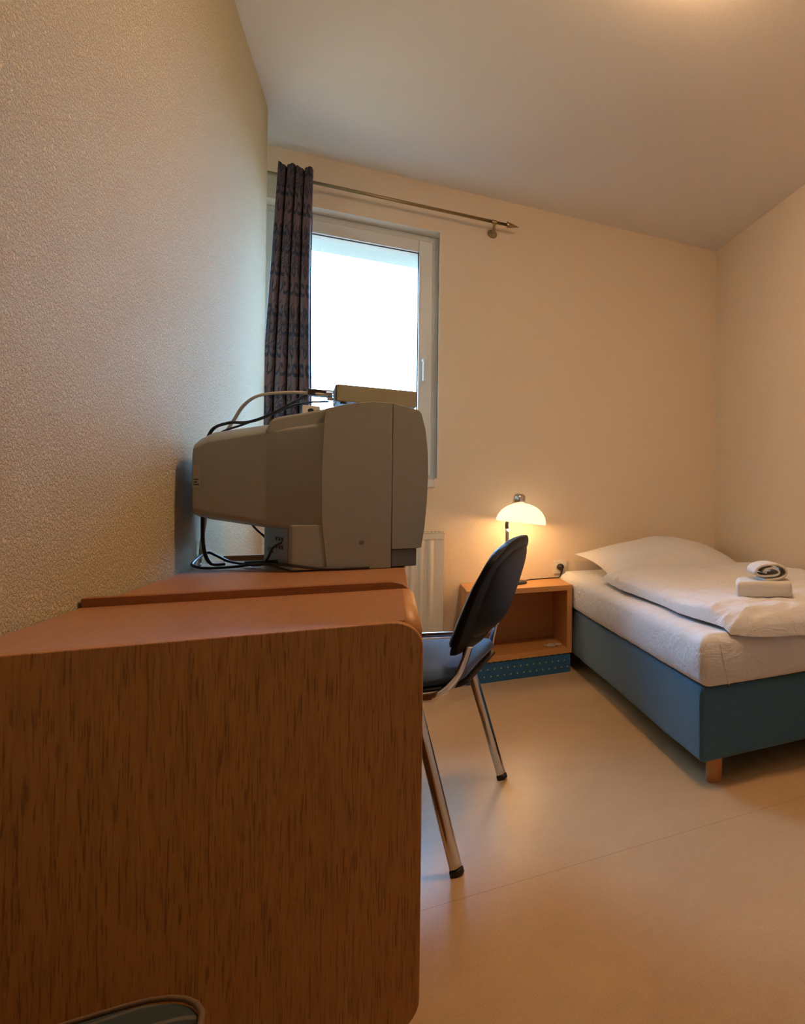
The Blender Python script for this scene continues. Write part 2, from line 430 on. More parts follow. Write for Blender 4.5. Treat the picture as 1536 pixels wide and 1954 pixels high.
# ---------------------------------------------------------------- television
TVY0, TVY1 = 2.12, 2.64
TYC = (TVY0+TVY1)/2
tv = thing('television', 'large grey tube television seen from its side on the desk', 'television', (-.15, TYC, .7345))
def profile_x(zs, xs): return list(zip(xs, zs))
front = [(.060, .787), (.073, .79), (.0805, .85), (.0855, .92), (.0880, 1.0), (.0865, 1.07), (.0805, 1.13), (.070, 1.176), (.062, 1.186), (.003, 1.2)]
obj('bezel', prism(BM(), [(.0005, .787)]+front[:-1]+[(.0005, 1.2)], 1, TVY0, TVY1), M_TV, tv, bevel=.0015, seg=2, angle=30)
def cabinet():
    b = BM()
    # rounded loops (y, z) lofted along x
    def loop(x, y0, y1, z0, z1, ct, cb, rise, drop):
        """near side face from z0 to z1, sloping top (rise) and underside (drop) to the middle"""
        ym = (y0+y1)/2; q = (y1-y0)*.16
        p = [(y0+cb, z0-0.004), (y0, z0+cb), (y0, z1-ct), (y0+ct, z1), (y0+q+ct, z1+rise), (ym, z1+rise*1.1), (y1-q-ct, z1+rise), (y1-ct, z1), (y1, z1-ct), (y1, z0+cb), (y1-cb, z0-.004), (y1-q, z0-drop), (ym, z0-drop*1.1), (y0+q, z0-drop)]
        return [b.verts.new((x, y, z)) for y, z in p]
    L = [loop(-.434, 2.215, 2.545, .905, 1.055, .012, .012, .002, .002),
         loop(-.430, 2.200, 2.560, .893, 1.067, .012, .012, .018, .012),
         loop(-.40, 2.192, 2.568, .886, 1.082, .008, .008, .022, .014),
         loop(-.28, 2.160, 2.600, .862, 1.108, .006, .006, .024, .014),
         loop(-.150, 2.122, 2.638, .838, 1.134, .006, .006, .014, .01)]
    for a, c in zip(L, L[1:]):
        n = len(a)
        for i in range(n): b.faces.new((a[i], a[(i+1) % n], c[(i+1) % n], c[i]))
    b.faces.new(L[0]); b.faces.new(L[-1][::-1])
    return b
obj('rear_housing', cabinet(), M_TV, tv, smooth=True, bevel=.003, angle=30)
obj('cabinet', prism(BM(), [(-.0008, .745), (-.0008, 1.2), (-.045, 1.2), (-.10, 1.19), (-.153, 1.172), (-.156, 1.13), (-.160, 1.0), (-.158, .86), (-.145, .735), (-.0008, .735)], 1, TVY0, TVY1), M_TV, tv, bevel=.0015, seg=2, angle=28)
obj('top_hump', prism(BM(), [(-.12, 1.10), (-.12, 1.186), (-.155, 1.176), (-.20, 1.162), (-.255, 1.146), (-.272, 1.137), (-.284, 1.10)], 1, TVY0+.035, TVY1-.035), M_TV, tv, bevel=.008, seg=3, angle=28)
obj('rear_pedestal', prism(BM(), [(-.14, TVY0+.004), (-.222, TVY0+.004), (-.318, 2.44), (-.318, 2.50), (-.222, TVY1-.004), (-.14, TVY1-.004)], 2, .7375, .858), M_TV, tv, bevel=.003)
# connector panel on the slanted rear side of the pedestal
PA = Vector((-.222, TVY0+.004, 0)); PD = (Vector((-.318, 2.44, 0))-PA); PL = PD.length; PD.normalize(); PN = Vector((-PD.y, PD.x, 0))
if PN.y > 0: PN = -PN
def onpanel(b):
    m = Matrix(((PD.x, PN.x, 0, PA.x), (PD.y, PN.y, 0, PA.y), (0, 0, 1, 0), (0, 0, 0, 1)))
    bmesh.ops.transform(b, matrix=m, verts=b.verts); return b
cp = obj('connector_panel', onpanel(boxm(.03, PL-.03, .0002, .0025, .75, .848)), M_TV_D2, tv, bevel=.001)
for i in range(3):
    for j in range(2): obj('connector', onpanel(boxm(.08+.035*i, .092+.035*i, .0025, .005, .79+.022*j, .80+.022*j)), M_BLACK, cp)
obj('connector', onpanel(boxm(.20, .25, .0025, .006, .775, .79)), M_BLACK, cp)
obj('front_foot', boxm(-.0008, .061, TVY0+.004, TVY1-.004, .737, .7865), M_TV_D, tv, bevel=.003)
obj('seam', boxm(-.0008, .0005, TVY0+.0015, TVY1-.0015, .79, 1.198), M_BLACK, tv)
b = BM()
gy = 14
vs = []
for i in range(gy+1):
    r = []
    for j in range(gy+1):
        s, t = i/gy*2-1, j/gy*2-1
        r.append(b.verts.new((.0775+.006*(1-s*s)*(1-t*t)+(-.012*t*t), TYC+s*.215, 1.0+t*.155)))
    vs.append(r)
for i in range(gy):
    for j in range(gy): b.faces.new((vs[i][j], vs[i+1][j], vs[i+1][j+1], vs[i][j+1]))
bmesh.ops.solidify(b, geom=list(b.faces), thickness=.01)
obj('screen', b, M_SCREEN, tv, smooth=True)
b = BM()
st = [b.verts.new(p) for p in ((-.429, 2.1985, .955), (-.414, 2.1935, .955), (-.414, 2.1935, 1.012), (-.429, 2.1985, 1.012))]
f = b.faces.new(st); bmesh.ops.solidify(b, geom=[f], thickness=.0008)
sk = obj('sticker', b, M_STICK, tv); sk['label'] = 'white sticker at the rear edge'
b = BM()
for i, (z, w) in enumerate(((.962, .010), (.968, .006), (.975, .009))):
    box(b, -.4265, -.4265+w, 2.1925-.0035+.003, 2.1925+.0015, z, z+.003)
obj('sticker_print', b, M_BLACK, sk)
b = BM(); lathe(b, [(0, 0), (.0062, 0), (.0062, .0015), (0, .0015)], (-.069, TVY0+.0005, .808), 18, Matrix.Rotation(R(90), 3, 'X'))
obj('screw_cap', b, M_TV_D, tv)

# converter box on the television
cv = thing('receiver_box', 'small beige metal receiver box lying on top of the television', 'receiver', (-.05, 2.28, 1.2005))
rot = Matrix.Rotation(R(6), 3, 'Z')
def rbox(x0, x1, y0, y1, z0, z1, c=(-.05, 2.28), r=rot):
    b = boxm(x0-c[0], x1-c[0], y0-c[1], y1-c[1], z0, z1)
    bmesh.ops.transform(b, matrix=r.to_4x4(), verts=b.verts)
    bmesh.ops.translate(b, verts=b.verts, vec=(c[0], c[1], 0)); return b
obj('case', rbox(-.142, .052, 2.20, 2.36, 1.2035, 1.2515), M_BOX, cv, bevel=.002)
obj('back_plate', rbox(-.1445, -.1422, 2.203, 2.357, 1.2045, 1.2505), M_TV_D, cv, bevel=.0005)
b = BM()
for y in (2.225, 2.33):
    for x in (-.12, .03):
        b = BM(); lathe(b, [(0, 1.2003), (.008, 1.2003), (.008, 1.2036), (0, 1.2036)], (x, y, 0), 12); obj('rubber_foot', b, M_BLACK, cv)
b = BM()
for y, z in ((2.24, 1.228), (2.27, 1.218), (2.27, 1.238), (2.3, 1.228)):
    lathe(b, [(0, 0), (.0055, 0), (.0055, .014), (0, .014)], (-.146, y, z), 12, Matrix.Rotation(R(-90), 3, 'Y'))
obj('aerial_socket', b, M_CHROME, cv)
pl = obj('scart_plug', rbox(-.205, -.148, 2.29, 2.335, 1.226, 1.244), M_BLACK, None, origin=(-.17, 2.31, 1.226), bevel=.003)
tag(pl, 'black plug stuck into the back of the receiver box above the television', 'plug')
pw = thing('splitter_box', 'tiny pale cable splitter on top of the television behind the receiver box', 'cable splitter', (-.20, 2.30, 1.1665))
obj('case', boxm(-.218, -.178, 2.28, 2.32, 1.1665, 1.196), M_SOCK, pw, bevel=.003)
b = BM(); lathe(b, [(0, 0), (.007, 0), (.007, .002), (0, .002)], (-.198, 2.2795, 1.181), 14, Matrix.Rotation(R(90), 3, 'X')); obj('socket_hole', b, M_BLACK, pw)

# cables
def cable(name, pts, r, mat, label, cat='cable'):
    o = obj(name, tube(BM(), pts, r, 10, 10), mat, origin=pts[0], smooth=True); tag(o, label, cat); return o
cable('aerial_cable', [(-.160, 2.275, 1.228), (-.19, 2.28, 1.231), (-.245, 2.30, 1.232), (-.315, 2.33, 1.222), (-.355, 2.36, 1.195), (-.385, 2.40, 1.150), (-.42, 2.45, 1.09), (-.447, 2.47, 1.0), (-.452, 2.46, .93), (-.452, 2.45, .86), (-.458, 2.45, .80), (-.459, 2.44, .745), (-.456, 2.42, .7385)], .0042, M_CABLE_W,
      'cream aerial cable arching from the receiver box down behind the television')
cable('power_cable', [(-.205, 2.312, 1.235), (-.23, 2.315, 1.215), (-.27, 2.32, 1.185), (-.31, 2.33, 1.158), (-.35, 2.345, 1.143), (-.39, 2.36, 1.140), (-.43, 2.385, 1.115), (-.447, 2.40, 1.03), (-.447, 2.40, .92), (-.445, 2.40, .80), (-.43, 2.40, .745), (-.40, 2.41, .7395)], .0042, M_BLACK,
      'black cable running from the receiver plug over the top of the television')
cable('scart_cable', [(-.16, 2.30, 1.213), (-.20, 2.335, 1.2125), (-.24, 2.335, 1.2), (-.30, 2.34, 1.165), (-.36, 2.35, 1.135), (-.41, 2.375, 1.11), (-.44, 2.42, 1.06), (-.44, 2.43, 1.0)], .003, M_BLACK,
      'thin black cable under the thicker one on the television rear')
cable('looped_cable', [(-.05, 2.112, .7385), (-.11, 2.112, .739), (-.17, 2.105, .744), (-.23, 2.13, .753), (-.285, 2.2, .752), (-.32, 2.25, .748), (-.36, 2.28, .742), (-.42, 2.30, .739), (-.452, 2.33, .745), (-.458, 2.37, .752), (-.452, 2.42, .765), (-.44, 2.44, .772), (-.42, 2.43, .762), (-.39, 2.40, .748), (-.35, 2.36, .742), (-.30, 2.3, .747), (-.24, 2.24, .762)], .0038, M_BLACK,
      'black cable looping on the desk behind the television and along its foot')
cable('mains_lead', [(-.36, 2.46, .885), (-.355, 2.465, .86), (-.34, 2.47, .835), (-.32, 2.47, .81), (-.312, 2.46, .78), (-.308, 2.44, .752), (-.30, 2.40, .742), (-.27, 2.32, .7385), (-.235, 2.26, .745)], .003, M_BLACK,
      'thin dark lead hanging from under the television to the desk')
cable('antenna_lead', [(-.2305, 2.21, .82), (-.245, 2.21, .812), (-.27, 2.22, .795), (-.285, 2.25, .765), (-.30, 2.28, .745), (-.33, 2.33, .7385)], .0028, M_BLACK,
      'short black lead plugged into the connector panel under the television')
b = tube(BM(), [(-.345, 2.35, .7445), (-.30, 2.30, .749), (-.25, 2.25, .752), (-.234, 2.24, .754)], .007, 10, 6)
o = obj('cable_plug', b, M_BLACK, origin=(-.3, 2.3, .742), smooth=True); tag(o, 'thick black plug lying where the cables meet behind the television', 'plug')

# ---------------------------------------------------------------- curtain and rod
rod = thing('curtain_rod', 'thin brass curtain rod with pointed finial above the window', 'curtain rod', (0, 3.81, 2.44))
obj('rod', tube(BM(), [(-.95, 3.81, 2.45), (.525, 3.81, 2.451)], .0085, 14, 1, smoothpath=False), M_BRASS, rod, smooth=True)
b = BM(); lathe(b, [(0, 0), (.017, 0), (.017, .006), (.014, .010), (.0145, .014), (0, .065)], (.522, 3.81, 2.451), 20, Matrix.Rotation(R(90), 3, 'Y'))
obj('finial', b, M_BRASS, rod)
for bx in (.458, -.75):
    b = BM()
    lathe(b, [(0, 0), (.024, 0), (.024, .004), (.018, .012), (.008, .016), (0, .016)], (bx, YB-.0002, 2.415), 24, Matrix.Rotation(R(90), 3, 'X'))
    tube(b, [(bx, YB-.01, 2.415), (bx, 3.835, 2.415), (bx, 3.815, 2.422), (bx, 3.81, 2.443)], .0065, 12, 6)
    lathe(b, [(0, -.012), (.012, -.012), (.012, .012), (0, .012)], (bx, 3.81, 2.45), 16, Matrix.Rotation(R(90), 3, 'Y'))
    obj('bracket', b, M_BRASS, rod, smooth=False, bevel=.001)

def curtain():
    b = BM(); uvl = b.loops.layers.uv.new('UV')
    NU, NV = 96, 90
    zt, zb = 2.49, .98
    rows = []
    for j in range(NV+1):
        v = j/NV; z = zt+(zb-zt)*v
        xl = -.462+(-.048)*min(1, v*1.35); xr = -.331+.0*v-.004*math.sin(v*6)+.012*max(0, v-.55)
        row = []
        for i in range(NU+1):
            u = i/NU
            ph = u*2*PI*4.0+.5*math.sin(v*2.2)
            amp = .020+.006*v
            x = xl+(xr-xl)*(u-.018*math.sin(2*ph))
            y = 3.752+(amp+.022)*abs(math.cos(ph/2))**10-.006*math.cos(ph/2)**2+.004*math.sin(9*v+5*u)
            zz = z
            if v < .06: zz += (.008*math.cos(ph*.5+.6))*(1-v/.06)
            row.append((b.verts.new((x, y-.006*v, zz)), u*.62, z))
        rows.append(row)
    for j in range(NV):
        for i in range(NU):
            q = (rows[j][i], rows[j][i+1], rows[j+1][i+1], rows[j+1][i])
            f = b.faces.new([k[0] for k in q])
            for l, k in zip(f.loops, q): l[uvl].uv = (k[1], k[2])
    return b
cu = curtain()
c = obj('curtain', cu, M_CURT, origin=(-.4, 3.75, .98), smooth=True)
sm = c.modifiers.new('thick', 'SOLIDIFY'); sm.thickness = .0025
tag(c, 'dark purple and navy scroll patterned curtain hanging at the left of the window', 'curtain')

# ---------------------------------------------------------------- radiator
rd = thing('radiator', 'white panel radiator on the back wall under the window', 'radiator', (-.3, 3.85, .16))
RX0, RX1, RZ0, RZ1 = -.80, .235, .16, .755
b = BM()
n = int((RX1-RX0-.05)/.04)
pts = []
x = RX0+.0
outline = [(RX0, 3.83), (RX0, 3.806), (RX0+.03, 3.806)]
for i in range(n):
    xa = RX0+.03+i*.04
    outline += [(xa+.006, 3.808), (xa+.012, 3.800), (xa+.018, 3.796), (xa+.024, 3.796), (xa+.030, 3.800), (xa+.036, 3.808)]
outline += [(RX1-.001, 3.806), (RX1-.001, 3.83)]
prism(b, outline, 2, RZ0+.035, RZ1-.04)
box(b, RX0, RX1-.001, 3.803, 3.83, RZ1-.04, RZ1-.008); box(b, RX0, RX1-.001, 3.803, 3.83, RZ0, RZ0+.035)
obj('front_panel', b, M_RAD, rd, bevel=.0025)
obj('back_panel', boxm(RX0, RX1-.001, 3.862, 3.874, RZ0, RZ1-.01), M_RAD, rd, bevel=.002)
obj('side_cover', boxm(RX1, RX1+.0015, 3.812, 3.87, RZ0, RZ1-.004), M_RAD, rd)
obj('side_cover', boxm(RX0-.0015, RX0, 3.812, 3.87, RZ0, RZ1-.004), M_RAD, rd)
g = obj('top_grille', boxm(RX0, RX1, 3.805, 3.873, RZ1-.006, RZ1), M_RAD, rd, bevel=.0015)
b = BM()
for i in range(60):
    xa = RX0+.02+i*.0167
    if xa+.01 < RX1-.01: box(b, xa, xa+.010, 3.822, 3.856, RZ1-.0005, RZ1+.0006)
obj('slots', b, M_RADH, g)
for x in (RX0+.12, RX1-.12):
    obj('wall_bracket', boxm(x, x+.03, 3.8745, YB, .3, .6), M_RAD, rd)

# ---------------------------------------------------------------- nightstand
NX0, NX1, NY0, NY1, NZ0, NZ1 = .318, .825, 3.533, YB-.004, .103, .468
ns = thing('nightstand', 'open beech nightstand on a blue dotted plinth beside the bed', 'nightstand', ((NX0+NX1)/2, 3.7, 0))
th = .028
obj('top_board', boxm(NX0, NX1, NY0, NY1, NZ1-th, NZ1), M_BEECH, ns, bevel=.0015)
obj('bottom_board', boxm(NX0, NX1, NY0, NY1, NZ0, NZ0+th), M_BEECH, ns, bevel=.0015)
obj('side_board', boxm(NX0, NX0+.026, NY0, NY1, NZ0+th, NZ1-th), M_BEECH_V, ns, bevel=.0008)
obj('side_board', boxm(NX1-.026, NX1, NY0, NY1, NZ0+th, NZ1-th), M_BEECH_V, ns, bevel=.0008)
obj('back_board', boxm(NX0+.026, NX1-.026, NY1-.012, NY1, NZ0+th, NZ1-th), M_BEECH, ns)
p = obj('plinth', boxm(NX0+.003, NX1-.006, NY0+.006, NY1, 0, NZ0), M_PLINTH, ns); p['label'] = 'blue carpeted plinth with small yellow dots'
# crumpled tissue on the shelf
b = BM(); g = []
for i in range(9):
    r = []
    for j in range(9):
        u, v = i/8-.5, j/8-.5
        h = .010*abs(noise.noise(Vector((u*7, v*7, 3))))+.016*abs(noise.noise(Vector((u*3+9, v*3, 1))))
        a = .5
        r.append(b.verts.new((.745+(u*math.cos(a)-v*math.sin(a))*.075, 3.62+(u*math.sin(a)+v*math.cos(a))*.07, NZ0+th+.0012+h)))
    g.append(r)
for i in range(8):
    for j in range(8): b.faces.new((g[i][j], g[i+1][j], g[i+1][j+1], g[i][j+1]))
bmesh.ops.solidify(b, geom=list(b.faces), thickness=.0006)
tag(obj('paper_tissue', b, M_PAPER, origin=(.74, 3.62, NZ0+th)), 'crumpled white paper on the nightstand shelf', 'paper')

# ---------------------------------------------------------------- table lamp
LX, LY = .60, 3.735
lp = thing('table_lamp', 'lit opal glass table lamp with chrome stem on the nightstand', 'lamp', (LX-.03, LY, NZ1))
b = BM(); lathe(b, [(0, 0), (.072, 0), (.074, .004), (.070, .013), (.02, .018), (0, .018)], (.557, LY, NZ1+.0005), 40)
obj('base', b, M_BLACK, lp, smooth=True)
tube_p = [(.528, LY, NZ1+.016), (.528, LY, .62), (.528, LY, .775)]
obj('stem', tube(BM(), tube_p, .0095, 16, 4), M_CHROME, lp, smooth=True)
b = tube(BM(), [(.528, LY, .77), (.529, LY, .80), (.536, LY+.0, .825), (.555, LY, .853), (.578, LY, .880)], .0105, 16, 6)
obj('joint_arm', b, M_BLACK, lp, smooth=True)
tilt = Matrix.Rotation(R(7), 3, 'Y')
SC = Vector((.598, LY, .800))
prof = []
for i in range(25):
    a = PI/2*i/24
    prof.append((.126*math.cos(a)+.0, .108*math.sin(a)))
inner = [(r*.965, z*.955) for r, z in prof[:-1]]+[(0, .103)]
b = BM(); lathe(b, prof, SC, 48, tilt)
rr = [(prof[0][0], prof[0][1])]
lathe(b, inner, SC, 48, tilt)
lathe(b, [(.126, 0), (.126*.965, 0)], SC, 48, tilt)
bmesh.ops.remove_doubles(b, verts=b.verts, dist=.0002)
sh = obj('lamp_shade', b, M_SHADE, lp, smooth=True)
b = BM(); lathe(b, [(.0, .092), (.031, .092), (.0315, .138), (.029, .152), (.020, .161), (0, .164)], SC+Vector((-.027, 0, -.002)), 28, tilt)
obj('socket_cap', b, M_CHROME, lp, smooth=True)
b = BM(); lathe(b, [(0, -.03), (.014, -.025), (.022, -.008), (.022, .006), (.013, .03), (.012, .05), (0, .05)], SC+Vector((.0, 0, .045)), 20, tilt)
obj('bulb', b, emit_mat('glowing_bulb', (1, .7, .4), 10), lp, smooth=True)
ld = bpy.data.lights.new('bulb_light', 'POINT'); ld.energy = LAMP_W; ld.color = LAMP_COL; ld.shadow_soft_size = .024
lo = bpy.data.objects.new('bulb_light', ld); COL.objects.link(lo); lo.parent = lp; lo.location = (SC+Vector((.0, 0, .0)))-wloc(lp)

# socket and plug on the wall, lamp cable
so = thing('wall_socket', 'white wall socket above the nightstand beside the bed', 'socket', (.838, YB, .49))
obj('plate', boxm(.800, .876, YB-.009, YB, .492, .568), M_SOCK, so, bevel=.003, seg=3)
b = BM(); lathe(b, [(.020, 0), (.021, .003), (.024, .003), (.024, 0)], (.838, YB-.009, .530), 28, Matrix.Rotation(R(90), 3, 'X')); obj('rim', b, M_SOCK, so)
b = BM(); lathe(b, [(0, 0), (.0185, 0), (.018, .018), (.012, .030), (0, .032)], (.838, YB-.0095, .532), 24, Matrix.Rotation(R(90), 3, 'X'))
tube(b, [(.838, YB-.038, .535), (.84, YB-.045, .515), (.835, YB-.045, .495), (.83, YB-.04, .478)], lambda t: .009-.006*t, 12, 6)
o = obj('power_plug', b, M_BLACK, origin=(.838, YB-.01, .53), smooth=True); tag(o, 'black power plug in the wall socket above the nightstand', 'plug')
cable('lamp_cord', [(.83, YB-.04, .479), (.822, YB-.03, .4715), (.80, YB-.025, .4712), (.72, YB-.03, .4712), (.65, YB-.055, .4712), (.625, LY+.03, .4716), (.62, LY+.02, .474)], .0028, M_BLACK, 'black lamp cord lying along the back of the nightstand', 'cord')

# ---------------------------------------------------------------- bed
BX0, BX1, BY0, BY1 = .842, 1.825, 1.878, YB-.01
bed = thing('bed', 'low box spring bed base in petrol blue velour on wooden legs', 'bed', ((BX0+BX1)/2, 2.9, 0))
def softbox(b, x0, x1, y0, y1, z0, z1, rx, rz, nx=16, ny=30, nz=6, f=None):
    """closed rounded box with grid faces; f(p, n) displaces"""
    def shape(x, y, z):
        # superellipse-like rounding by clamping distance to inner box
        p = Vector((x, y, z))
        i = Vector((min(max(x, x0+rx), x1-rx), min(max(y, y0+rx), y1-rx), min(max(z, z0+rz), z1-rz)))
        d = p-i
        s = Vector((d.x/rx, d.y/rx, d.z/rz)); m = max(abs(s.x), abs(s.y), abs(s.z))
        if m > 1e-6 and s.length > 1e-6: s = s*(m/s.length)
        q = i+Vector((s.x*rx, s.y*rx, s.z*rz))
        return f(q, p) if f else q
    def lin(a, c, n, r):
        # denser near the ends
        m = [a, a+r*.33, a+r*.66]+[a+r+(c-a-2*r)*k/n for k in range(n+1)]+[c-r*.66, c-r*.33, c]
        return m
    X, Y, Z = lin(x0, x1, nx, rx), lin(y0, y1, ny, rx), lin(z0, z1, nz, rz)
    V = {}
    def v(i, j, k):
        if (i, j, k) not in V: V[(i, j, k)] = b.verts.new(shape(X[i], Y[j], Z[k]))
        return V[(i, j, k)]
    a, c, d = len(X)-1, len(Y)-1, len(Z)-1
    for i in range(a):
        for j in range(c):
            b.faces.new((v(i, j, 0), v(i, j+1, 0), v(i+1, j+1, 0), v(i+1, j, 0))); b.faces.new((v(i, j, d), v(i+1, j, d), v(i+1, j+1, d), v(i, j+1, d)))
    for i in range(a):
        for k in range(d):
            b.faces.new((v(i, 0, k), v(i+1, 0, k), v(i+1, 0, k+1), v(i, 0, k+1))); b.faces.new((v(i, c, k), v(i, c, k+1), v(i+1, c, k+1), v(i+1, c, k)))
    for j in range(c):
        for k in range(d):
            b.faces.new((v(0, j, k), v(0, j, k+1), v(0, j+1, k+1), v(0, j+1, k))); b.faces.new((v(a, j, k), v(a, j+1, k), v(a, j+1, k+1), v(a, j, k+1)))
    return b
def bed_f(q, p):
    q.z += .004*noise.noise(q*3)
    q.x += .003*noise.noise(Vector((q.y*3, q.z*5, 1)))*(1 if q.x < 1.2 else 0)
    return q
obj('base', softbox(BM(), BX0, BX1, BY0, BY1, .078, .322, .018, .022, 12, 30, 6, bed_f), M_BED, bed, smooth=True)
for lx, ly in ((BX0+.068, BY0+.045), (BX1-.068, BY0+.045), (BX0+.068, BY1-.06), (BX1-.068, BY1-.06)):
    b = BM(); lathe(b, [(0, 0), (.024, 0), (.026, .003), (.0275, .085), (0, .085)], (lx, ly, 0), 28); obj('leg', b, M_LEGWOOD, bed, bevel=.001)

MX0, MX1, MY0, MY1, MZ0, MZ1 = .832, 1.829, 1.842, YB-.006, .327, .499
def matt_f(q, p):
    n = noise.noise(Vector((q.x*2.2, q.y*2.2, q.z*4)))
    w = noise.noise(Vector((q.x*3+q.y*1.2, q.y*14, q.z*9+4)))
    side = 1 if q.x < MX0+.03 else 0
    foot = 1 if q.y < MY0+.03 else 0
    t = (q.z-MZ0)/(MZ1-MZ0)
    bulge = .010*math.sin(PI*min(max(t, 0), 1))
    if side: q.x -= (bulge+.003*w)*min(1, max(0, (3.45-q.y)/.3))
    if foot:
        w2 = noise.noise(Vector((q.x*11+q.z*6, 2, q.z*5)))
        q.y -= bulge+.004*w2
    if t > .9 and not side and not foot: q.z += .005*n+.0015*w+.010*max(0, (q.y-3.3))*1.0
    if t < .1: q.z += .004*n
    return q
mt = obj('mattress', softbox(BM(), MX0, MX1, MY0, MY1, MZ0, MZ1, .035, .035, 40, 90, 10, matt_f), M_SHEET, None, origin=((MX0+MX1)/2, 2.9, MZ0), smooth=True)
tag(mt, 'thick mattress in a white fitted sheet on the blue bed base', 'mattress')
b = BM()
tube(b, [(MX0+.055, MY0-.0085, .47), (MX0+.062, MY0-.0115, .43), (MX0+.075, MY0-.0105, .38), (MX0+.088, MY0-.006, .335)], .0016, 6, 6)
obj('seam', b, M_SHEET, mt, smooth=True)

def cushion(w, d, h, nx=60, ny=60, px=6, py=6, ex=.5, ears=0, wr=None, hb=.5, corner=.12):
    """soft bag centred at 0: returns bmesh; top height h*(1-hb), underside h*hb"""
    b = BM(); top, bot = {}, {}
    for i in range(nx+1):
        for j in range(ny+1):
            s = -math.cos(PI*i/nx)*.55+(2*i/nx-1)*.45; t = -math.cos(PI*j/ny)*.55+(2*j/ny-1)*.45
            e = (max(0, 1-abs(s)**px)*max(0, 1-abs(t)**py))**ex
            # round the plan corners, or pull them out into ears
            k = 1-corner*(s*s*t*t)**1.5 if not ears else 1+ears*(s*s*t*t)**2-.05*((s*s)*(1-t*t)+(t*t)*(1-s*s))
            x, y = s*w/2*k, t*d/2*k
            dz = wr(x, y, s, t) if wr else 0
            edge = i in (0, nx) or j in (0, ny)
            top[i, j] = b.verts.new((x, y, (h*(1-hb)*e+dz*min(1, e*2.5)) if not edge else 0))
            bot[i, j] = top[i, j] if edge else b.verts.new((x, y, -h*hb*e))
    for i in range(nx):
        for j in range(ny):
            b.faces.new((top[i, j], top[i+1, j], top[i+1, j+1], top[i, j+1]))
            q = (bot[i, j], bot[i, j+1], bot[i+1, j+1], bot[i+1, j])
            if len(set(q)) == 4 and not all(k in top.values() for k in ()):
                try: b.faces.new(q)
                except ValueError: pass
    return b
def put(b, loc, rz=0, rx=0, ry=0):
    m = Matrix.Translation(loc) @ Matrix.Rotation(rz, 4, 'Z') @ Matrix.Rotation(rx, 4, 'X') @ Matrix.Rotation(ry, 4, 'Y')
    bmesh.ops.transform(b, matrix=m, verts=b.verts); return b
def pw_(x, y, s, t):
    return .010*noise.noise(Vector((x*4, y*4, 1)))+.004*noise.noise(Vector((x*9+y*4, y*12, 2)))+.03*math.exp(-((s-.05)**2)/.12)*max(0, 1-t*t)
b = put(cushion(.80, .60, .175, 70, 60, 3.0, 3.0, .58, ears=.09, wr=pw_, hb=.32), (1.355, 3.55, .556), R(2), R(9))
# settle on the mattress
for v in b.verts:
    if v.co.z < .513: v.co.z = .513+(.513-v.co.z)*.02
    v.co.x = min(v.co.x, XR-.012); v.co.y = min(v.co.y, YB-.02)
pi_ = obj('pillow', b, M_SHEET, None, origin=(1.385, 3.53, .515), smooth=True); tag(pi_, 'large plump white pillow at the head of the bed against the back wall', 'pillow')

def dw(seed, a=1.0):
    def f(x, y, s, t):
        v = .018*noise.noise(Vector((x*3, y*3, seed)))
        r = abs(noise.noise(Vector((x*5+y*3, y*7-x*2, seed+5)))); v += .020*(.35-r)
        ed = max(abs(s), abs(t))**4
        q = abs(noise.noise(Vector((x*14, y*20, seed+9)))); v += (.25+ed)*.016*(.3-q)
        q2 = abs(noise.noise(Vector((x*26+y*8, y*24-x*9, seed+3)))); v += .007*(.3-q2)
        return v*a
    return f
def duvet(w, d, h, seed, loc, rz, rx, zmin):
    b = put(cushion(w, d, h, 110, 150, 11, 16, .34, wr=dw(seed), hb=.12, corner=.05), loc, rz, rx)
    for v in b.verts:
        v.co.x += .014*noise.noise(Vector((v.co.y*3, seed, 0)))+.004*noise.noise(Vector((v.co.y*13, seed, 0)))
        v.co.y += .014*noise.noise(Vector((v.co.x*4, seed, 7)))
        dr = max(0, 1.885-v.co.y)
        v.co.z -= dr*.30+dr*dr*3; zf = zmin-dr*.25-dr*dr*4
        if v.co.y < 1.825: zf -= .004
        if v.co.z < zf: v.co.z = zf+.0005*(v.co.z-zf)
        v.co.x = min(v.co.x, XR-.008)
    return b
dv = thing('duvet', 'white duvet folded lengthwise lying on the bed', 'duvet', (1.36, 2.6, .505))
obj('lower_layer', duvet(.80, 1.44, .040, 3, (1.415, 2.53, .510), R(1.5), R(0), .5035), M_SHEET, dv, smooth=True)
obj('upper_layer', duvet(.915, 1.48, .058, 11, (1.352, 2.55, .515), R(.8), R(.3), .505), M_SHEET, dv, smooth=True)

# towels
TWX, TWY, TWR = 1.190, 2.088, R(-27.5)
def tw_w(x, y, s, t): return .0025*noise.noise(Vector((x*20, y*20, 5)))
_ul = [o for o in bpy.data.objects if o.name.startswith('upper_layer')][0]; _w = wloc(_ul)
TZ = sorted((v.co+_w).z for v in _ul.data.vertices if ((v.co+_w)-Vector((TWX, TWY, .56))).length < .11)[-12]-.002
print('TZ', TZ)
def roundrect(w, h, r, n=5):
    p = []
    for cx, cz, a in ((w/2-r, r, -90), (w/2-r, h-r, 0), (-w/2+r, h-r, 90), (-w/2+r, r, 180)): p += arc(cx, cz, r, a, a+90, n)
    return p
def towelblock(w, d, h, r, layers, amp=.0015):
    """folded towel: stacked rounded slabs"""
    b = BM(); hh = h/layers
    for k in range(layers):
        p = roundrect(w, hh*.98, min(r, hh*.45))
        prism(b, [(x, z+k*hh) for x, z in p], 1, -d/2+.004*k, d/2)
    return b
t1 = thing('bath_towel', 'white towel folded flat, the lower of the two on the duvet', 'towel', (TWX, TWY, TZ))
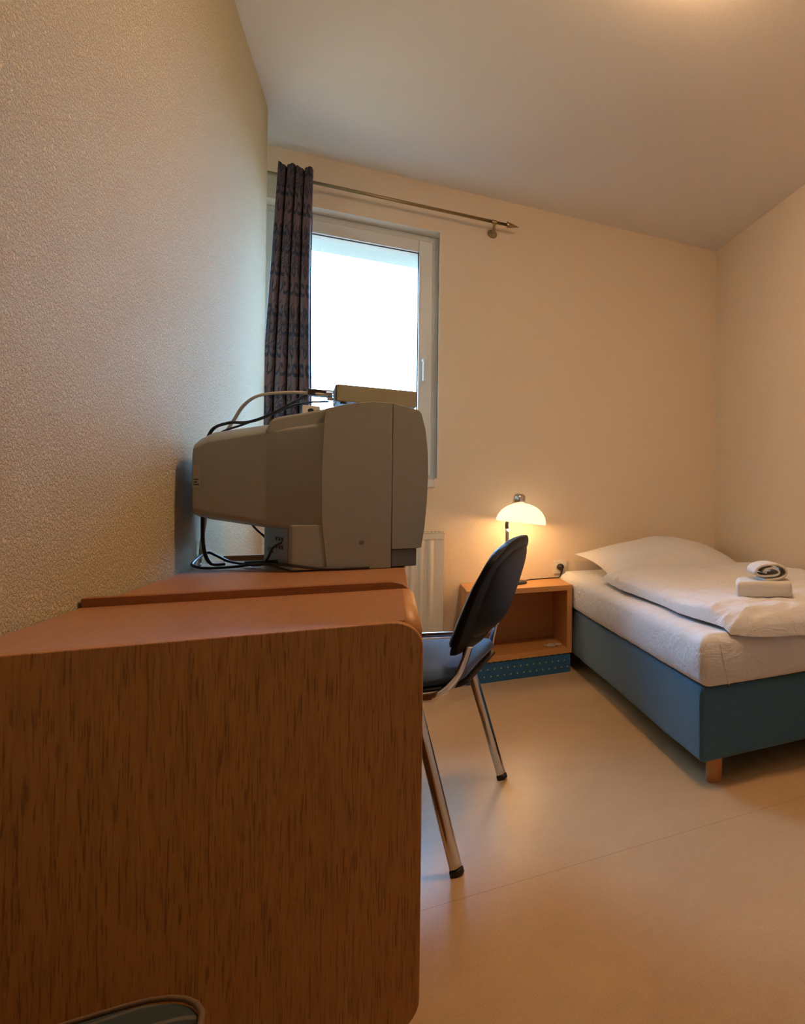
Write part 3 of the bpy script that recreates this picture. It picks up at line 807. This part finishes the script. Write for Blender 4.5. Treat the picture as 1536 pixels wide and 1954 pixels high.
b = put(softbox(BM(), -.105, .105, -.085, .085, 0, .058, .016, .018, 16, 12, 5, lambda q, p: q+Vector((.003*noise.noise(q*14), .003*noise.noise(q*12+Vector((4, 0, 0))), .004*noise.noise(Vector((q.x*9, q.y*9, 2)))*(1 if q.z > .02 else 0)))), (TWX, TWY, TZ), TWR)
obj('folded_cloth', b, M_TOWEL, t1, smooth=True)
b = BM()
for k in (0,):
    tube(b, [(-.104, -.0795, .030), (-.05, -.0805, .031), (.0, -.0805, .029), (.05, -.0805, .031), (.10, -.0795, .030)], .0012, 6, 4)
t2 = thing('hand_towel', 'small white towel folded over on top of the flat towel', 'towel', (TWX-.01, TWY+.01, TZ+.062))
def spiral_towel():
    """flattened roll seen end-on: an oval spiral of cloth swept along its length"""
    b = BM(); c = []
    turns, N = 1.95, 110
    for i in range(N+1):
        a = i/N*turns*2*PI
        k = 1-.86*(i/N)
        rx, rz = .072*k+.006, .030*k+.001
        x = rx*math.cos(a+PI*1.45)*1.0; z = .033+rz*math.sin(a+PI*1.45)
        # squarer oval
        x = math.copysign(abs(x/(rx))**.75*rx, x)
        c.append((x+.004*math.sin(a*2), z))
    th = .0085
    L = 16
    rows = []
    for j in range(L+1):
        t = j/L; y = -.062+.13*t
        puff = 1-.05*(2*t-1)**6
        outer, inn = [], []
        for i, (x, z) in enumerate(c):
            a0 = c[max(i-1, 0)]; a1 = c[min(i+1, N)]
            dx, dz = a1[0]-a0[0], a1[1]-a0[1]; l = math.hypot(dx, dz) or 1
            nx, nz = dz/l, -dx/l
            wob = .0016*noise.noise(Vector((x*40, y*40, z*40)))
            tt = th*(1-.35*i/N)
            outer.append(b.verts.new((x*puff+nx*(tt/2+wob), y, z+nz*(tt/2+wob))))
            inn.append(b.verts.new((x*puff-nx*(tt/2), y, z-nz*(tt/2))))
        rows.append((outer, inn))
    for (o0, i0), (o1, i1) in zip(rows, rows[1:]):
        for i in range(N):
            b.faces.new((o0[i], o0[i+1], o1[i+1], o1[i])); b.faces.new((i0[i], i1[i], i1[i+1], i0[i+1]))
        b.faces.new((o0[0], o1[0], i1[0], i0[0])); b.faces.new((o0[N], i0[N], i1[N], o1[N]))
    for s in (0, -1):
        o, i_ = rows[s]
        for i in range(N): b.faces.new((o[i], o[i+1], i_[i+1], i_[i]))
    return b
b = put(spiral_towel(), (TWX+.004, TWY-.004, TZ+.0600), TWR+R(13))
obj('rolled_cloth', b, M_TOWEL, t2, smooth=True)

# ---------------------------------------------------------------- chair
CC = Vector((.23, 2.038, 0)); CU = Vector((.311, .951, 0)).normalized(); CV = Vector((.951, -.311, 0)).normalized()
def cp_(a, bb, z): return CC+CU*a+CV*bb+Vector((0, 0, z))
ch = thing('chair', 'black backed visitor chair with blue seat and chrome legs at the desk', 'chair', tuple(cp_(0, -.22, 0)))
TR = .012
def leg(pts, nm='leg'):
    l = obj(nm, tube(BM(), pts, TR, 14, 8, 1.15), M_CHROME, ch, smooth=True)
    e, q = Vector(pts[-1]), Vector(pts[-2]); d = (e-q).normalized()
    obj('rubber_foot', tube(BM(), [e-d*.006, e+d*.0075], TR+.0018, 14, 1, 1.15, smoothpath=False), M_BLACK, l, smooth=True)
for a in (-.277, .277):
    s = 1 if a > 0 else -1
    leg([cp_(s*.252, -.105, .428), cp_(s*.262, -.062, .26), cp_(a, 0, .0095)])
    leg([cp_(s*.252, -.13, .428), cp_(s*.262, -.22, .415), cp_(s*.268, -.37, .40), cp_(s*.270, -.41, .37), cp_(a, -.46, .0095)])
    # back support tube: along the seat side then up into the backrest
    tb = [cp_(s*.238, -.34, .444), cp_(s*.240, -.20, .438), cp_(s*.238, -.10, .430), cp_(s*.230, -.052, .436), cp_(s*.198, -.026, .462), cp_(s*.178, -.012, .50), cp_(s*.17, -.002, .54)]
    obj('back_support', tube(BM(), tb, .0105, 14, 8, .75), M_CHROME, ch, smooth=True)
obj('crossbar', tube(BM(), [cp_(-.25, -.12, .427), cp_(.25, -.12, .427)], .009, 12, 1, smoothpath=False), M_CHROME, ch, smooth=True)
obj('crossbar', tube(BM(), [cp_(-.265, -.33, .408), cp_(.265, -.33, .408)], .009, 12, 1, smoothpath=False), M_CHROME, ch, smooth=True)
obj('side_rail', tube(BM(), [cp_(.258, -.42, .490), cp_(.258, -.2, .491), cp_(.250, -.09, .492), cp_(.225, -.045, .50), cp_(.19, -.008, .535)], .0095, 14, 8), M_CHROME, ch, smooth=True)
# seat: padded top with black pan
def seatpart(z0, z1, w, f0, f1, r, mat, nm, dome=0):
    def f(q, p):
        t = (q.z-z0)/(z1-z0)
        # rear corners rounded, gentle dish
        back = max(0, (q.y-(f1-.12))/.12)
        q.x *= 1-.20*back**2.2
        q.z += dome*(1-(q.x/(w/2))**2)*.5-.022*max(0, (f0+.1-q.y)/.1)**2
        return q
    b = softbox(BM(), -w/2, w/2, f0, f1, z0, z1, r, min(r, (z1-z0)*.49), 14, 14, 4, f)
    m = Matrix(((CU.x, CV.x, 0, CC.x), (CU.y, CV.y, 0, CC.y), (0, 0, 1, 0), (0, 0, 0, 1)))
    bmesh.ops.transform(b, matrix=m, verts=b.verts)
    return obj(nm, b, mat, ch, smooth=True)
seatpart(.447, .489, .455, -.46, -.005, .035, M_SEAT, 'seat', .008)
seatpart(.437, .453, .462, -.462, -.001, .03, M_SHELL, 'seat_pan')
# backrest: curved padded shell
def back(side, nm, mat, off0, off1, sw=1.0, z0=.522, z1=.822, inset=0):
    b = BM(); NU, NV = 28, 28; F, K = {}, {}
    for i in range(NU+1):
        for j in range(NV+1):
            u = i/NU*2-1; v = j/NV
            zz = z0+inset+(z1-z0-2*inset)*v
            # outline: wider in the upper third, rounded corners
            wv = .205+.030*math.sin(min(1, v*1.25)*PI/2)-inset
            cr = max(0, (v-.80)/.20); wv *= math.sqrt(max(0.0, 1-(cr*.62)**2.4))
            cb = max(0, (.10-v)/.10); wv *= 1-.07*cb**2
            zt = zz-.030*abs(u)**3*max(0, (v-.6)/.4)
            bb = -.012+.098*v+.012*v*v; o1 = off1*(1-.72*v*v) if inset and off0 > 0 else off1
            curve = -.022*u*u
            for dct, off in ((F, off0), (K, o1)):
                e = (1-.55*max(abs(u)**10, abs(2*v-1)**12)) if not inset or off0 < 0 else (max(0, 1-u*u*u*u)**.5)*(max(0, 1-abs(2*v-1)**5))**.5
                dct[i, j] = b.verts.new(cp_(u*wv, bb+curve+off*e, zt))
    for i in range(NU):
        for j in range(NV):
            b.faces.new((F[i, j], F[i, j+1], F[i+1, j+1], F[i+1, j])); b.faces.new((K[i, j], K[i+1, j], K[i+1, j+1], K[i, j+1]))
    for i in range(NU):
        b.faces.new((F[i, 0], F[i+1, 0], K[i+1, 0], K[i, 0])); b.faces.new((F[i, NV], K[i, NV], K[i+1, NV], F[i+1, NV]))
    for j in range(NV):
        b.faces.new((F[0, j], K[0, j], K[0, j+1], F[0, j+1])); b.faces.new((F[NU, j], F[NU, j+1], K[NU, j+1], K[NU, j]))
    return obj(nm, b, mat, ch, smooth=True, bevel=.004)
back(0, 'backrest', M_SHELL, -.020, .016)
bs = back(0, 'back_panel', M_SHELL, .010, .050, inset=.022)
fp = back(0, 'back_pad', M_SEAT, -.030, -.017, inset=.018)

# ---------------------------------------------------------------- stool in the foreground
st = thing('stool', 'dark patterned stool seat cut off at the bottom left, in front of the desk panel', 'stool', (-.30, .70, 0))
def st_f(q, p):
    q.z += .006*(1-((q.x+.30)/.16)**2)*(1-((q.y-.72)/.2)**2)*(1 if q.z > .39 else 0); return q
b = softbox(BM(), -.455, -.152, -.0+.50, .925, .355, .42, .08, .022, 16, 20, 5, st_f)
obj('seat', b, M_STOOL, st, smooth=True)
def rr_path(x0, x1, y0, y1, r, z):
    p = []
    for cx, cy, a in ((x1-r, y0+r, -90), (x1-r, y1-r, 0), (x0+r, y1-r, 90), (x0+r, y0+r, 180)): p += [(x, y, z) for x, y in arc(cx, cy, r, a, a+90, 6)]
    p.append(p[0]); return p
obj('piping', tube(BM(), rr_path(-.4535, -.1545, .5015, .9215, .070, .408), .0028, 8, 1, smoothpath=False), M_PIPING, st, smooth=True)
for x in (-.42, -.185):
    for y in (.54, .87):
        obj('leg', tube(BM(), [(x, y, .36), (x, y, 0)], lambda t: .016-.004*t, 14, 1, smoothpath=False), M_LEGWOOD, st, smooth=True)

# ---------------------------------------------------------------- ceiling lamp (just above the frame)
cl = thing('ceiling_light', 'round opal ceiling lamp just above the frame', 'lamp', (.66, 1.72, HC))
b = BM(); lathe(b, [(0, -.005), (.135, -.005), (.14, -.0), (0, 0)], (.66, 1.72, HC), 40); obj('mount', b, M_CHROME, cl)
pr = [(0, -.075)]+[(.13*math.sin(PI/2*i/12), -.005-.07*math.cos(PI/2*i/12)) for i in range(1, 13)]
b = BM(); lathe(b, pr, (.66, 1.72, HC), 40); obj('lamp_shade', b, M_DOME, cl, smooth=True)
